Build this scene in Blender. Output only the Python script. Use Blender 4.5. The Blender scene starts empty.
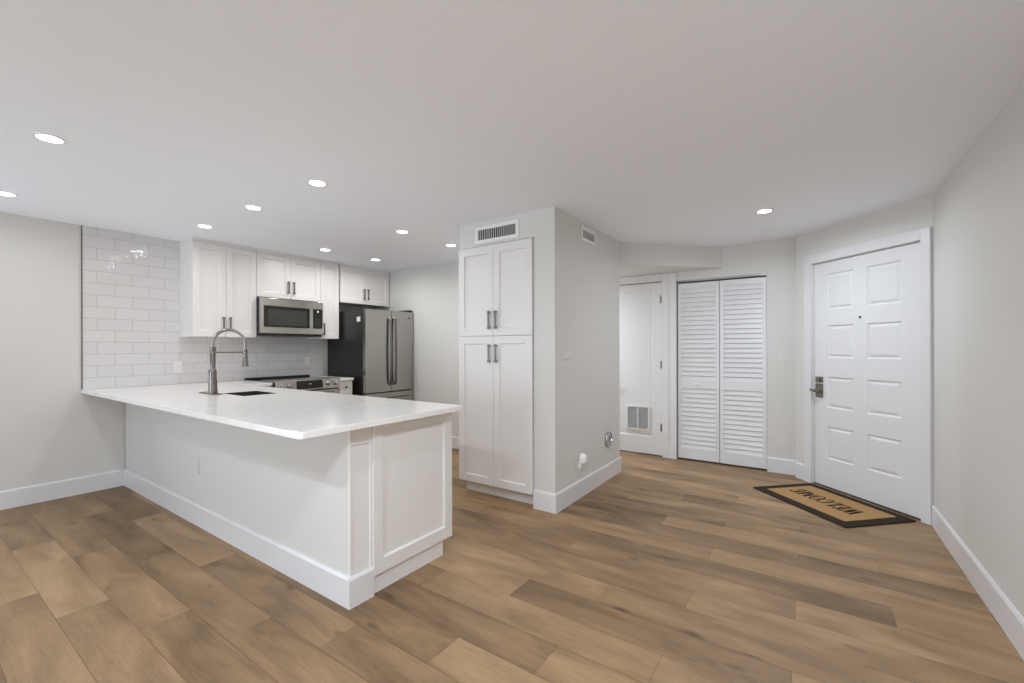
import bpy, bmesh, math, random
from mathutils import Vector, Matrix
random.seed(4)
SC = bpy.context.scene
COL = SC.collection

# ------------------------------------------------------------------ camera
cam_d = bpy.data.cameras.new('camera')
cam = bpy.data.objects.new('camera', cam_d)
COL.objects.link(cam)
SC.camera = cam
F_PX, HORIZON, YAW, ROLL, CAM_H = 434.5, 348.2, math.radians(34.44), -0.0024, 1.255
cam_d.sensor_width = 36.0
cam_d.lens = 36.0 * F_PX / 1024.0
cam_d.shift_y = (HORIZON - 341.5) / 1024.0
cam_d.clip_start = 0.02
_f = Vector((math.cos(YAW), math.sin(YAW), 0))
_r0 = Vector((math.sin(YAW), -math.cos(YAW), 0))
_u0 = Vector((0, 0, 1))
_r = _r0 * math.cos(ROLL) + _u0 * math.sin(ROLL)
_u = _u0 * math.cos(ROLL) - _r0 * math.sin(ROLL)
cam.matrix_world = Matrix(((_r.x, _u.x, -_f.x, 0), (_r.y, _u.y, -_f.y, 0), (_r.z, _u.z, -_f.z, CAM_H), (0, 0, 0, 1)))

# ------------------------------------------------------------------ world, daylight, exposure
SC.view_settings.view_transform = 'Standard'
SC.view_settings.look = 'None'
SC.view_settings.gamma = 1.0
SC.view_settings.use_curve_mapping = False
SC.view_settings.exposure = 0.0
WATTS = dict(rear=272.0, side=46.0, sky=0.2, kitchen=2.2, left=2.6, entry=13.0, near=24.0, hall=30.0, far=5.0)   # daylight windows, sky, recessed lights; side and near are added fill
w = bpy.data.worlds.new('sky')
SC.world = w
w.use_nodes = True
w.node_tree.nodes['Background'].inputs[0].default_value = (0.75, 0.86, 1.0, 1)
w.node_tree.nodes['Background'].inputs[1].default_value = WATTS['sky']
SC.cycles.max_bounces = 14
SC.cycles.diffuse_bounces = 9
SC.cycles.glossy_bounces = 5
SC.cycles.sample_clamp_indirect = 6.0
SC.cycles.caustics_reflective = False
SC.cycles.caustics_refractive = False

XR = -7.5   # rear wall
def daylight(name, loc, aim, sx, sy, watts):
    """soft daylight coming in at a window; aim is the direction it travels"""
    ld = bpy.data.lights.new(name, 'AREA')
    ld.shape = 'RECTANGLE'; ld.size = sx; ld.size_y = sy
    ld.energy = watts
    ld.color = (0.81, 0.925, 1.04)
    o = bpy.data.objects.new(name, ld); COL.objects.link(o)
    o.location = loc
    o.rotation_euler = Vector(aim).to_track_quat('-Z', 'Z').to_euler()
daylight('daylight_rear', (XR + 0.15, 2.3, 1.0), (1, 0, 1.0), 4.2, 1.7, WATTS['rear'])
daylight('side_fill', (-1.9, 5.05, 1.0), (0, -1, 0.8), 3.0, 1.7, WATTS['side'])  # fill from an added side window, lifts the right wall and entry

# ------------------------------------------------------------------ constants of the room
CE = 2.332
YL, YR = 5.224, -0.717
XB = 4.095            # kitchen back wall
XH = 5.10             # closet and hall-door wall
XCOL, YCOL, XCOLE = 2.91, 1.60, 4.27
CT = 0.905            # counter top height

# ------------------------------------------------------------------ materials
def new_mat(name):
    m = bpy.data.materials.new(name); m.use_nodes = True
    return m, m.node_tree, m.node_tree.nodes['Principled BSDF']

def srgb(r, g, b):
    f = lambda c: (c / 255 / 12.92) if c / 255 <= 0.04045 else ((c / 255 + 0.055) / 1.055) ** 2.4
    return (f(r), f(g), f(b), 1)

def paint(name, col, rough=0.5, bump=0.0, scale=90.0, spec=0.5):
    m, t, b = new_mat(name)
    n = t.nodes.new('ShaderNodeTexNoise'); n.inputs['Scale'].default_value = scale; n.inputs['Detail'].default_value = 4
    tc = t.nodes.new('ShaderNodeTexCoord'); t.links.new(tc.outputs['Object'], n.inputs['Vector'])
    mx = t.nodes.new('ShaderNodeMix'); mx.data_type = 'RGBA'
    c2 = tuple(c * 0.97 for c in col[:3]) + (1,)
    mx.inputs[6].default_value = col; mx.inputs[7].default_value = c2
    t.links.new(n.outputs['Fac'], mx.inputs[0]); t.links.new(mx.outputs[2], b.inputs['Base Color'])
    b.inputs['Roughness'].default_value = rough
    b.inputs['Specular IOR Level'].default_value = spec
    if bump:
        bp = t.nodes.new('ShaderNodeBump'); bp.inputs['Strength'].default_value = bump; bp.inputs['Distance'].default_value = 0.002
        t.links.new(n.outputs['Fac'], bp.inputs['Height']); t.links.new(bp.outputs['Normal'], b.inputs['Normal'])
    return m

def metal(name, col, rough, aniso=None, streak=None):
    m, t, b = new_mat(name)
    b.inputs['Metallic'].default_value = 1.0
    tc = t.nodes.new('ShaderNodeTexCoord'); mp = t.nodes.new('ShaderNodeMapping')
    mp.inputs['Scale'].default_value = streak or (60, 60, 60)
    n = t.nodes.new('ShaderNodeTexNoise'); n.inputs['Scale'].default_value = 1.0; n.inputs['Detail'].default_value = 3
    t.links.new(tc.outputs['Object'], mp.inputs['Vector']); t.links.new(mp.outputs['Vector'], n.inputs['Vector'])
    mr = t.nodes.new('ShaderNodeMapRange'); mr.inputs['To Min'].default_value = rough * 0.85; mr.inputs['To Max'].default_value = rough * 1.15
    t.links.new(n.outputs['Fac'], mr.inputs['Value']); t.links.new(mr.outputs['Result'], b.inputs['Roughness'])
    mx = t.nodes.new('ShaderNodeMix'); mx.data_type = 'RGBA'
    mx.inputs[6].default_value = col; mx.inputs[7].default_value = tuple(c * 0.9 for c in col[:3]) + (1,)
    t.links.new(n.outputs['Fac'], mx.inputs[0]); t.links.new(mx.outputs[2], b.inputs['Base Color'])
    return m

M = {}
M['wall'] = paint('wall_paint', srgb(217, 215, 211), 0.6, 0.05, 140)
M['ceiling'] = paint('ceiling_paint', srgb(245, 248, 254), 0.8, 0.05, 120)
M['trim'] = paint('trim_paint', srgb(224, 223, 224), 0.35)
M['cabinet'] = paint('cabinet_lacquer', srgb(229, 226, 224), 0.32)
M['door'] = paint('door_paint', srgb(226, 226, 227), 0.35)
M['tile_plate'] = paint('outlet_plate_on_tile', srgb(226, 223, 221), 0.3)
M['wall_plate'] = paint('wall_coloured_plate', srgb(219, 217, 214), 0.4)
M['plastic'] = paint('white_plastic', srgb(238, 238, 235), 0.35)
M['steel_dark'] = metal('fridge_handle_steel', srgb(112, 110, 106), 0.3, streak=(900, 900, 6))
M['steel'] = metal('brushed_stainless', srgb(180, 178, 174), 0.2, streak=(900, 900, 6))
M['steel_h'] = metal('brushed_stainless_side', srgb(190, 187, 181), 0.13, streak=(6, 900, 900))
M['faucet'] = metal('satin_faucet_nickel', srgb(132, 127, 119), 0.28)
M['spring'] = metal('faucet_spring', srgb(176, 174, 170), 0.3)
M['nickel'] = metal('brushed_nickel', srgb(150, 144, 134), 0.3)
M['pull'] = metal('dark_nickel_pull', srgb(138, 134, 127), 0.32)
M['chrome'] = metal('chrome', srgb(200, 200, 204), 0.15)
M['black'] = paint('black_enamel', srgb(38, 36, 34), 0.35)
M['glass_black'] = paint('black_glass', srgb(22, 22, 21), 0.06)
M['window_mesh'] = paint('dark_window_mesh', srgb(56, 56, 54), 0.12)
M['dark'] = paint('dark_gap', srgb(52, 50, 48), 0.8)
M['duct'] = paint('duct_shade_black', srgb(24, 23, 22), 0.8)
M['grille_dark'] = paint('duct_shadow_grey', srgb(120, 118, 114), 0.8)
M['sticker'] = paint('white_sticker', srgb(225, 225, 222), 0.5)
M['bronze'] = paint('bronze_threshold', srgb(70, 58, 48), 0.4)
M['tile_trim'] = paint('tile_edge_strip', srgb(88, 88, 80), 0.4)
M['dial_grey'] = paint('grey_dial', srgb(120, 120, 124), 0.4)
M['dial_light'] = paint('dial_face', srgb(186, 186, 190), 0.3)

def emit_mat(name, col, s):
    m, t, b = new_mat(name)
    b.inputs['Base Color'].default_value = (0.9, 0.9, 0.88, 1)
    b.inputs['Emission Color'].default_value = col; b.inputs['Emission Strength'].default_value = s
    return m
M['lens'] = emit_mat('lamp_lens', (1, 0.98, 0.95, 1), 8.0)
M['night'] = paint('night_light_globe', srgb(245, 245, 242), 0.3)

def floor_mat():
    m, t, b = new_mat('oak_planks')
    N, L = t.nodes, t.links
    tc = N.new('ShaderNodeTexCoord')
    tone = N.new('ShaderNodeAttribute'); tone.attribute_name = 'tone'; tone.attribute_type = 'GEOMETRY'
    seed = N.new('ShaderNodeAttribute'); seed.attribute_name = 'seed'; seed.attribute_type = 'GEOMETRY'
    sep = N.new('ShaderNodeSeparateXYZ'); L.new(tc.outputs['Object'], sep.inputs[0])
    ad = N.new('ShaderNodeMath'); ad.operation = 'MULTIPLY_ADD'; ad.inputs[1].default_value = 37.0
    L.new(seed.outputs['Fac'], ad.inputs[0]); L.new(sep.outputs['X'], ad.inputs[2])
    ay = N.new('ShaderNodeMath'); ay.operation = 'MULTIPLY_ADD'; ay.inputs[1].default_value = 61.0
    L.new(seed.outputs['Fac'], ay.inputs[0]); L.new(sep.outputs['Y'], ay.inputs[2])
    cb = N.new('ShaderNodeCombineXYZ'); L.new(ad.outputs[0], cb.inputs[0]); L.new(ay.outputs[0], cb.inputs[1])
    # broad cloudy bands along the board
    mp1 = N.new('ShaderNodeMapping'); mp1.inputs['Scale'].default_value = (6.5, 1.7, 1)
    n1 = N.new('ShaderNodeTexNoise'); n1.inputs['Scale'].default_value = 1.0; n1.inputs['Detail'].default_value = 3; n1.inputs['Distortion'].default_value = 0.6
    L.new(cb.outputs[0], mp1.inputs[0]); L.new(mp1.outputs[0], n1.inputs[0])
    # fine grain
    mp2 = N.new('ShaderNodeMapping'); mp2.inputs['Scale'].default_value = (110, 6.5, 1)
    n2 = N.new('ShaderNodeTexNoise'); n2.inputs['Scale'].default_value = 1.0; n2.inputs['Detail'].default_value = 6; n2.inputs['Distortion'].default_value = 1.4
    L.new(cb.outputs[0], mp2.inputs[0]); L.new(mp2.outputs[0], n2.inputs[0])
    # occasional knots
    mp3 = N.new('ShaderNodeMapping'); mp3.inputs['Scale'].default_value = (5.5, 2.2, 1)
    vo = N.new('ShaderNodeTexVoronoi'); vo.inputs['Scale'].default_value = 1.0; vo.inputs['Randomness'].default_value = 1.0
    L.new(cb.outputs[0], mp3.inputs[0]); L.new(mp3.outputs[0], vo.inputs[0])
    kn = N.new('ShaderNodeMapRange'); kn.inputs['From Min'].default_value = 0.02; kn.inputs['From Max'].default_value = 0.13
    kn.inputs['To Min'].default_value = 0.38; kn.inputs['To Max'].default_value = 0.0
    L.new(vo.outputs['Distance'], kn.inputs['Value'])
    # value = tone + bands + grain - knot
    a1 = N.new('ShaderNodeMath'); a1.operation = 'MULTIPLY_ADD'; a1.inputs[1].default_value = 1.15
    L.new(n1.outputs['Fac'], a1.inputs[0]); L.new(tone.outputs['Fac'], a1.inputs[2])
    a2 = N.new('ShaderNodeMath'); a2.operation = 'MULTIPLY_ADD'; a2.inputs[1].default_value = 0.48
    L.new(n2.outputs['Fac'], a2.inputs[0]); L.new(a1.outputs[0], a2.inputs[2])
    a3 = N.new('ShaderNodeMath'); a3.operation = 'SUBTRACT'
    L.new(a2.outputs[0], a3.inputs[0]); L.new(kn.outputs['Result'], a3.inputs[1])
    cr = N.new('ShaderNodeValToRGB')
    e = cr.color_ramp.elements
    e[0].position = 0.22; e[0].color = srgb(88, 67, 47)
    el = cr.color_ramp.elements.new(0.42); el.color = srgb(120, 96, 70)
    e = cr.color_ramp.elements; e = [e[0], e[len(e) - 1]]
    e[1].position = 1.32 / 1.4; e[1].color = srgb(186, 157, 121)
    el = cr.color_ramp.elements.new(0.7); el.color = srgb(158, 129, 96)
    sc = N.new('ShaderNodeMath'); sc.operation = 'MULTIPLY'; sc.inputs[1].default_value = 0.62
    L.new(a3.outputs[0], sc.inputs[0]); L.new(sc.outputs[0], cr.inputs[0])
    L.new(cr.outputs[0], b.inputs['Base Color'])
    rr = N.new('ShaderNodeMapRange'); rr.inputs['To Min'].default_value = 0.42; rr.inputs['To Max'].default_value = 0.56
    L.new(n2.outputs['Fac'], rr.inputs['Value']); L.new(rr.outputs['Result'], b.inputs['Roughness'])
    b.inputs['Specular IOR Level'].default_value = 0.35
    bp = N.new('ShaderNodeBump'); bp.inputs['Strength'].default_value = 0.12; bp.inputs['Distance'].default_value = 0.002
    L.new(n2.outputs['Fac'], bp.inputs['Height']); L.new(bp.outputs['Normal'], b.inputs['Normal'])
    return m
M['floor'] = floor_mat()

def tile_mat():
    m, t, b = new_mat('glossy_subway_tile')
    N, L = t.nodes, t.links
    tc = N.new('ShaderNodeTexCoord'); sep = N.new('ShaderNodeSeparateXYZ'); L.new(tc.outputs['Object'], sep.inputs[0])
    cb = N.new('ShaderNodeCombineXYZ')
    ax = N.new('ShaderNodeMath'); ax.operation = 'ADD'; ax.inputs[1].default_value = -1.219 + 0.12225 + 2.445
    az = N.new('ShaderNodeMath'); az.operation = 'ADD'; az.inputs[1].default_value = -0.900 + 1.045
    L.new(sep.outputs['X'], ax.inputs[0]); L.new(sep.outputs['Z'], az.inputs[0])
    L.new(ax.outputs[0], cb.inputs[0]); L.new(az.outputs[0], cb.inputs[1])
    br = N.new('ShaderNodeTexBrick'); br.offset = 0.5; br.offset_frequency = 2
    br.inputs['Scale'].default_value = 1.0; br.inputs['Brick Width'].default_value = 0.2445; br.inputs['Row Height'].default_value = 0.1045
    br.inputs['Mortar Size'].default_value = 0.0022; br.inputs['Mortar Smooth'].default_value = 0.25
    br.inputs['Color1'].default_value = srgb(217, 215, 214); br.inputs['Color2'].default_value = srgb(214, 212, 211)
    br.inputs['Mortar'].default_value = srgb(180, 177, 175)
    L.new(cb.outputs[0], br.inputs['Vector'])
    L.new(br.outputs['Color'], b.inputs['Base Color'])
    n = N.new('ShaderNodeTexNoise'); n.inputs['Scale'].default_value = 24; n.inputs['Detail'].default_value = 2.0
    L.new(tc.outputs['Object'], n.inputs[0])
    sub = N.new('ShaderNodeMath'); sub.operation = 'MULTIPLY_ADD'; sub.inputs[1].default_value = -1.0
    L.new(br.outputs['Fac'], sub.inputs[0])
    nn = N.new('ShaderNodeMath'); nn.operation = 'MULTIPLY'; nn.inputs[1].default_value = 1.6
    L.new(n.outputs['Fac'], nn.inputs[0]); L.new(nn.outputs[0], sub.inputs[2])
    bp = N.new('ShaderNodeBump'); bp.inputs['Strength'].default_value = 0.6; bp.inputs['Distance'].default_value = 0.0022
    L.new(sub.outputs[0], bp.inputs['Height']); L.new(bp.outputs['Normal'], b.inputs['Normal'])
    rg = N.new('ShaderNodeMapRange'); rg.inputs['To Min'].default_value = 0.05; rg.inputs['To Max'].default_value = 0.7
    L.new(br.outputs['Fac'], rg.inputs['Value']); L.new(rg.outputs['Result'], b.inputs['Roughness'])
    return m
M['tile'] = tile_mat()

def quartz_mat():
    m, t, b = new_mat('white_quartz')
    N, L = t.nodes, t.links
    tc = N.new('ShaderNodeTexCoord')
    n = N.new('ShaderNodeTexNoise'); n.inputs['Scale'].default_value = 1.7; n.inputs['Detail'].default_value = 7; n.inputs['Distortion'].default_value = 1.3
    L.new(tc.outputs['Object'], n.inputs[0])
    s = N.new('ShaderNodeMath'); s.operation = 'SUBTRACT'; s.inputs[1].default_value = 0.5
    a = N.new('ShaderNodeMath'); a.operation = 'ABSOLUTE'
    L.new(n.outputs['Fac'], s.inputs[0]); L.new(s.outputs[0], a.inputs[0])
    mr = N.new('ShaderNodeMapRange'); mr.inputs['From Max'].default_value = 0.035; mr.inputs['To Min'].default_value = 1.0; mr.inputs['To Max'].default_value = 0.0
    L.new(a.outputs[0], mr.inputs['Value'])
    mx = N.new('ShaderNodeMix'); mx.data_type = 'RGBA'
    mx.inputs[6].default_value = srgb(236, 234, 232); mx.inputs[7].default_value = srgb(230, 227, 224)
    L.new(mr.outputs['Result'], mx.inputs[0]); L.new(mx.outputs[2], b.inputs['Base Color'])
    b.inputs['Roughness'].default_value = 0.16
    return m
M['quartz'] = quartz_mat()

def coir_mat(name, c1, c2):
    m, t, b = new_mat(name)
    N, L = t.nodes, t.links
    tc = N.new('ShaderNodeTexCoord')
    n = N.new('ShaderNodeTexNoise'); n.inputs['Scale'].default_value = 260; n.inputs['Detail'].default_value = 3
    L.new(tc.outputs['Object'], n.inputs[0])
    mx = N.new('ShaderNodeMix'); mx.data_type = 'RGBA'; mx.inputs[6].default_value = c1; mx.inputs[7].default_value = c2
    L.new(n.outputs['Fac'], mx.inputs[0]); L.new(mx.outputs[2], b.inputs['Base Color'])
    b.inputs['Roughness'].default_value = 0.95; b.inputs['Specular IOR Level'].default_value = 0.1
    bp = N.new('ShaderNodeBump'); bp.inputs['Strength'].default_value = 0.7; bp.inputs['Distance'].default_value = 0.004
    L.new(n.outputs['Fac'], bp.inputs['Height']); L.new(bp.outputs['Normal'], b.inputs['Normal'])
    return m
M['coir'] = coir_mat('natural_coir', srgb(146, 112, 72), srgb(196, 160, 114))
M['mat_border'] = coir_mat('dark_mat_border', srgb(40, 34, 29), srgb(70, 60, 52))
M['mat_ink'] = coir_mat('black_mat_lettering', srgb(30, 26, 22), srgb(50, 42, 36))

# ------------------------------------------------------------------ mesh helpers
class MB:
    def __init__(self): self.bm = bmesh.new()
    def box(self, x0, y0, z0, x1, y1, z1):
        v = [self.bm.verts.new(p) for p in ((x0, y0, z0), (x1, y0, z0), (x1, y1, z0), (x0, y1, z0), (x0, y0, z1), (x1, y0, z1), (x1, y1, z1), (x0, y1, z1))]
        for f in ((0, 3, 2, 1), (4, 5, 6, 7), (0, 1, 5, 4), (1, 2, 6, 5), (2, 3, 7, 6), (3, 0, 4, 7)):
            self.bm.faces.new([v[i] for i in f])
        return self
    def prism(self, poly, z0, z1, axis='z'):
        def P(a, b, c): return {'z': (a, b, c), 'y': (a, c, b), 'x': (c, a, b)}[axis]
        lo_ = [self.bm.verts.new(P(a, b, z0)) for a, b in poly]
        hi_ = [self.bm.verts.new(P(a, b, z1)) for a, b in poly]
        n = len(poly)
        self.bm.faces.new(lo_[::-1]); self.bm.faces.new(hi_)
        for i in range(n):
            self.bm.faces.new((lo_[i], lo_[(i + 1) % n], hi_[(i + 1) % n], hi_[i]))
        return self
    def lathe(self, prof, c=(0, 0, 0), axis='z', n=28, cap=True):
        cx, cy, cz = c
        rings = []
        for r, h in prof:
            ring = []
            for i in range(n):
                a = 2 * math.pi * i / n
                p, q = r * math.cos(a), r * math.sin(a)
                if axis == 'z': co = (cx + p, cy + q, cz + h)
                elif axis == 'y': co = (cx + p, cy + h, cz + q)
                else: co = (cx + h, cy + p, cz + q)
                ring.append(self.bm.verts.new(co))
            rings.append(ring)
        for a, b in zip(rings, rings[1:]):
            for i in range(n):
                self.bm.faces.new((a[i], a[(i + 1) % n], b[(i + 1) % n], b[i]))
        if cap:
            self.bm.faces.new(rings[0][::-1]); self.bm.faces.new(rings[-1])
        return self
    def tube(self, pts, r, n=14):
        pts = [Vector(p) for p in pts]
        rad = r if isinstance(r, (list, tuple)) else [r] * len(pts)
        rings = []
        prev = None
        for i, p in enumerate(pts):
            d = (pts[min(i + 1, len(pts) - 1)] - pts[max(i - 1, 0)]).normalized()
            if prev is None:
                ref = Vector((0, 0, 1)) if abs(d.z) < 0.9 else Vector((0, 1, 0))
                a = d.cross(ref).normalized()
            else:
                a = (prev - d * prev.dot(d)).normalized()
            prev = a
            b = d.cross(a)
            rings.append([self.bm.verts.new(p + (a * math.cos(2 * math.pi * k / n) + b * math.sin(2 * math.pi * k / n)) * rad[i]) for k in range(n)])
        for A, B in zip(rings, rings[1:]):
            for k in range(n):
                self.bm.faces.new((A[k], A[(k + 1) % n], B[(k + 1) % n], B[k]))
        self.bm.faces.new(rings[0][::-1]); self.bm.faces.new(rings[-1])
        return self
    def paneled(self, x0, x1, z0, z1, yf, t, panels, profile):
        """slab whose front (at y = yf, facing -y) carries sunk or raised panels; profile = [(inset, depth), ...]"""
        bm = self.bm
        xs = sorted({x0, x1} | {p[0] for p in panels} | {p[1] for p in panels})
        zs = sorted({z0, z1} | {p[2] for p in panels} | {p[3] for p in panels})
        V = {}
        def v(x, y, z):
            k = (round(x, 5), round(y, 5), round(z, 5))
            if k not in V: V[k] = bm.verts.new((x, y, z))
            return V[k]
        def inpanel(x, z):
            for i, p in enumerate(panels):
                if p[0] < x < p[1] and p[2] < z < p[3]: return True
            return False
        for a, b in zip(xs, xs[1:]):
            for c, d in zip(zs, zs[1:]):
                if not inpanel((a + b) / 2, (c + d) / 2):
                    bm.faces.new((v(a, yf, c), v(b, yf, c), v(b, yf, d), v(a, yf, d)))
        for a, b, c, d in panels:
            # outer loop follows the grid lines so the edges stay shared
            px = [x for x in xs if a <= x <= b]; pz = [z for z in zs if c <= z <= d]
            loop = [(x, c) for x in px] + [(b, z) for z in pz[1:]] + [(x, d) for x in px[::-1][1:]] + [(a, z) for z in pz[::-1][1:-1]]
            prev = [v(x, yf, z) for x, z in loop]
            for ins, dep in profile:
                def cl(val, lo_, hi_): return min(max(val, lo_), hi_)
                sx = lambda x: a + ins + (x - a) / (b - a) * (b - a - 2 * ins)
                sz = lambda z: c + ins + (z - c) / (d - c) * (d - c - 2 * ins)
                cur = [bm.verts.new((sx(x), yf + dep, sz(z))) for x, z in loop]
                n = len(loop)
                for i in range(n):
                    bm.faces.new((prev[i], prev[(i + 1) % n], cur[(i + 1) % n], cur[i]))
                prev = cur
            bm.faces.new(prev)
        yb = yf + t
        for a, b in zip(xs, xs[1:]):
            bm.faces.new((v(a, yf, z1), v(b, yf, z1), v(b, yb, z1), v(a, yb, z1)))
            bm.faces.new((v(b, yf, z0), v(a, yf, z0), v(a, yb, z0), v(b, yb, z0)))
        for c, d in zip(zs, zs[1:]):
            bm.faces.new((v(x0, yf, c), v(x0, yf, d), v(x0, yb, d), v(x0, yb, c)))
            bm.faces.new((v(x1, yf, d), v(x1, yf, c), v(x1, yb, c), v(x1, yb, d)))
        ring = [v(x, yb, z0) for x in xs] + [v(x1, yb, z) for z in zs[1:]] + [v(x, yb, z1) for x in xs[::-1][1:]] + [v(x0, yb, z) for z in zs[::-1][1:-1]]
        bm.faces.new(ring[::-1])
        return self
    def build(self, name, mat, parent=None, bevel=0.0, smooth=False, segs=2):
        bm = self.bm
        bmesh.ops.recalc_face_normals(bm, faces=bm.faces[:])
        me = bpy.data.meshes.new(name)
        bm.to_mesh(me); bm.free()
        o = bpy.data.objects.new(name, me)
        COL.objects.link(o)
        me.materials.append(mat if not isinstance(mat, str) else M[mat])
        if smooth:
            for p in me.polygons: p.use_smooth = True
            me.set_sharp_from_angle(angle=math.radians(40))
        if bevel:
            md = o.modifiers.new('edge', 'BEVEL'); md.width = bevel; md.segments = segs; md.limit_method = 'ANGLE'; md.angle_limit = math.radians(50)
            md.harden_normals = False
        if parent: o.parent = parent
        return o

def tag(o, label=None, cat=None, group=None, kind=None):
    if label: o['label'] = label
    if cat: o['category'] = cat
    if group: o['group'] = group
    if kind: o['kind'] = kind
    return o

def thing(name, label, cat, loc=(0, 0, 0), facing=None, group=None, kind=None):
    o = bpy.data.objects.new(name, None)
    COL.objects.link(o)
    o.empty_display_size = 0.05
    o.location = loc
    if facing:
        ux, uy = -facing[1], facing[0]
        o.rotation_euler = (0, 0, math.atan2(uy, ux))
    return tag(o, label, cat, group, kind)

def copy_tree(o, parent=None):
    c = o.copy(); COL.objects.link(c)
    if parent: c.parent = parent
    for ch in list(o.children): copy_tree(ch, c)
    return c

def struct(mb, name, mat, label=None, bevel=0.0):
    o = mb.build(name, mat, None, bevel)
    return tag(o, label, None, None, 'structure')

# ------------------------------------------------------------------ floor: every plank a face, staggered in thirds
def build_floor():
    bm = bmesh.new()
    tone = bm.faces.layers.float.new('tone'); seed = bm.faces.layers.float.new('seed')
    W, Lp, G = 0.1922, 1.2, 0.0009
    phases = [0.50, 0.06, 0.88]
    known = {}
    def quad(x0, x1, y0, y1, t, s, z=0.0):
        f = bm.faces.new([bm.verts.new(p) for p in ((x0, y0, z), (x1, y0, z), (x1, y1, z), (x0, y1, z))])
        f[tone] = t; f[seed] = s
    for k in range(-25, 27):
        x0 = 0.464 + W * k
        ph = phases[k % 3]
        j0 = math.floor((-0.9 - ph) / Lp)
        j = j0
        while ph + j * Lp < 5.4:
            y0 = ph + j * Lp
            r = random.Random(k * 131 + j * 17 + 5)
            quad(x0 + G, x0 + W - G, y0 + G, y0 + Lp - G, PLANK.get((k, j), r.uniform(-0.08, 0.30)), r.random())
            j += 1
    # the dark joint bed under the boards
    x0, x1 = 0.464 - 25 * W, 0.464 + 27 * W
    v = [bm.verts.new(p) for p in ((x0, -2, -0.0015), (x1, -2, -0.0015), (x1, 6, -0.0015), (x0, 6, -0.0015))]
    f = bm.faces.new(v); f[tone] = -0.25; f[seed] = 0.3
    bb = [bm.verts.new(p) for p in ((x0, -2, -0.06), (x1, -2, -0.06), (x1, 6, -0.06), (x0, 6, -0.06))]
    g = bm.faces.new(bb[::-1]); g[tone] = 0; g[seed] = 0.1
    me = bpy.data.meshes.new('floor'); bm.to_mesh(me); bm.free()
    o = bpy.data.objects.new('floor', me); COL.objects.link(o); me.materials.append(M['floor'])
    tag(o, 'light brown oak plank floor running through the whole room', None, None, 'structure')
PLANK = {(0, 2): 0.40, (0, 1): 0.10, (0, 3): 0.10, (-1, 2): 0.30, (-1, 1): 0.15, (1, 2): 0.18, (1, 3): 0.22, (1, 1): 0.04,
         (2, 2): -0.08, (2, 3): 0.10, (2, 1): 0.02, (3, 2): 0.26, (3, 3): -0.12, (3, 1): -0.02, (3, 0): 0.0}
build_floor()

# ------------------------------------------------------------------ shell
struct(MB().box(XR - 0.1, YR - 0.1, CE, 6.0, YL + 0.1, CE + 0.1), 'ceiling', 'ceiling', 'flat pale grey ceiling over kitchen and entry')
struct(MB().box(-0.3, YL, 0, 5.9, YL + 0.1, CE).box(XR, YL, 0, -3.5, YL + 0.1, CE).box(-3.5, YL, 0, -0.3, YL + 0.1, 0.1).box(-3.5, YL, 2.1, -0.3, YL + 0.1, CE), 'wall_left', 'wall', 'long pale wall on the left, bare beside the tiles')
struct(MB().box(XR, YR - 0.1, 0, 4.197, YR, CE), 'wall_right', 'wall', 'bare pale wall right of the entry door')
rear = MB()
rear.box(XR - 0.1, YR - 0.1, 0, XR, 0.1, CE).box(XR - 0.1, 4.5, 0, XR, YL + 0.1, CE).box(XR - 0.1, 0.1, 2.1, XR, 4.5, CE).box(XR - 0.1, 0.1, 0, XR, 4.5, 0.1)
struct(rear, 'wall_rear', 'wall', 'wall with the wide window behind the camera')
wf = MB()
for y in (0.1, 1.54, 2.99, 4.43): wf.box(XR - 0.07, y, 0.1, XR - 0.02, y + 0.07, 2.1)
wf.box(XR - 0.07, 0.1, 0.1, XR - 0.02, 4.5, 0.16).box(XR - 0.07, 0.1, 2.04, XR - 0.02, 4.5, 2.1)
struct(wf, 'window_1', 'trim', 'white framed wide window behind the camera')
wf = MB()  # unseen side window, added to go with the fill light there
for x in (-3.5, -1.935, -0.37): wf.box(x, YL + 0.02, 0.1, x + 0.07, YL + 0.07, 2.1)
wf.box(-3.5, YL + 0.02, 0.1, -0.3, YL + 0.07, 0.16).box(-3.5, YL + 0.02, 2.04, -0.3, YL + 0.07, 2.1)
struct(wf, 'added_window', 'trim', 'white framed window added for fill light in the left wall behind the camera')
struct(MB().box(XB, 1.79, 0, XCOLE, YL, CE), 'wall_kitchen', 'wall', 'pale kitchen end wall right of the refrigerator')
col = MB()
col.box(XCOL, YCOL, 0, XCOLE, 1.79, CE)
col.box(XCOL, 1.79, 2.128, XB, 2.555, CE)
col.box(3.50, 1.79, 0, XB, 2.555, 2.128)
struct(col, 'wall_column', 'wall', 'pale boxed column and soffit around the pantry')

hw = MB()
Y_CL, Y_CR = 1.242, 0.362       # closet opening
Y_HL, Y_HR = 2.165, 1.40        # hall door opening
hw.box(XH, Y_HL, 0, XH + 0.12, YL, CE).box(XH, Y_HR, 2.02, XH + 0.12, Y_HL, CE)
hw.box(XH, Y_CL, 0, XH + 0.12, Y_HR, CE).box(XH, Y_CR, 2.012, XH + 0.12, Y_CL, CE)
hw.box(XH, 0.05, 0, XH + 0.12, Y_CR, CE)
hw.box(5.75, -0.9, 0, 5.85, YL, CE)
struct(hw, 'wall_hall', 'wall', 'pale wall holding the louvred closet and the hall door')
struct(MB().prism([(XCOLE, YCOL), (XH, YCOL + XCOLE - XH), (XH, YL), (XCOLE, YL)], 2.108, CE), 'ceiling_hall', 'wall', 'dropped hall ceiling with its slanted header')

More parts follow.
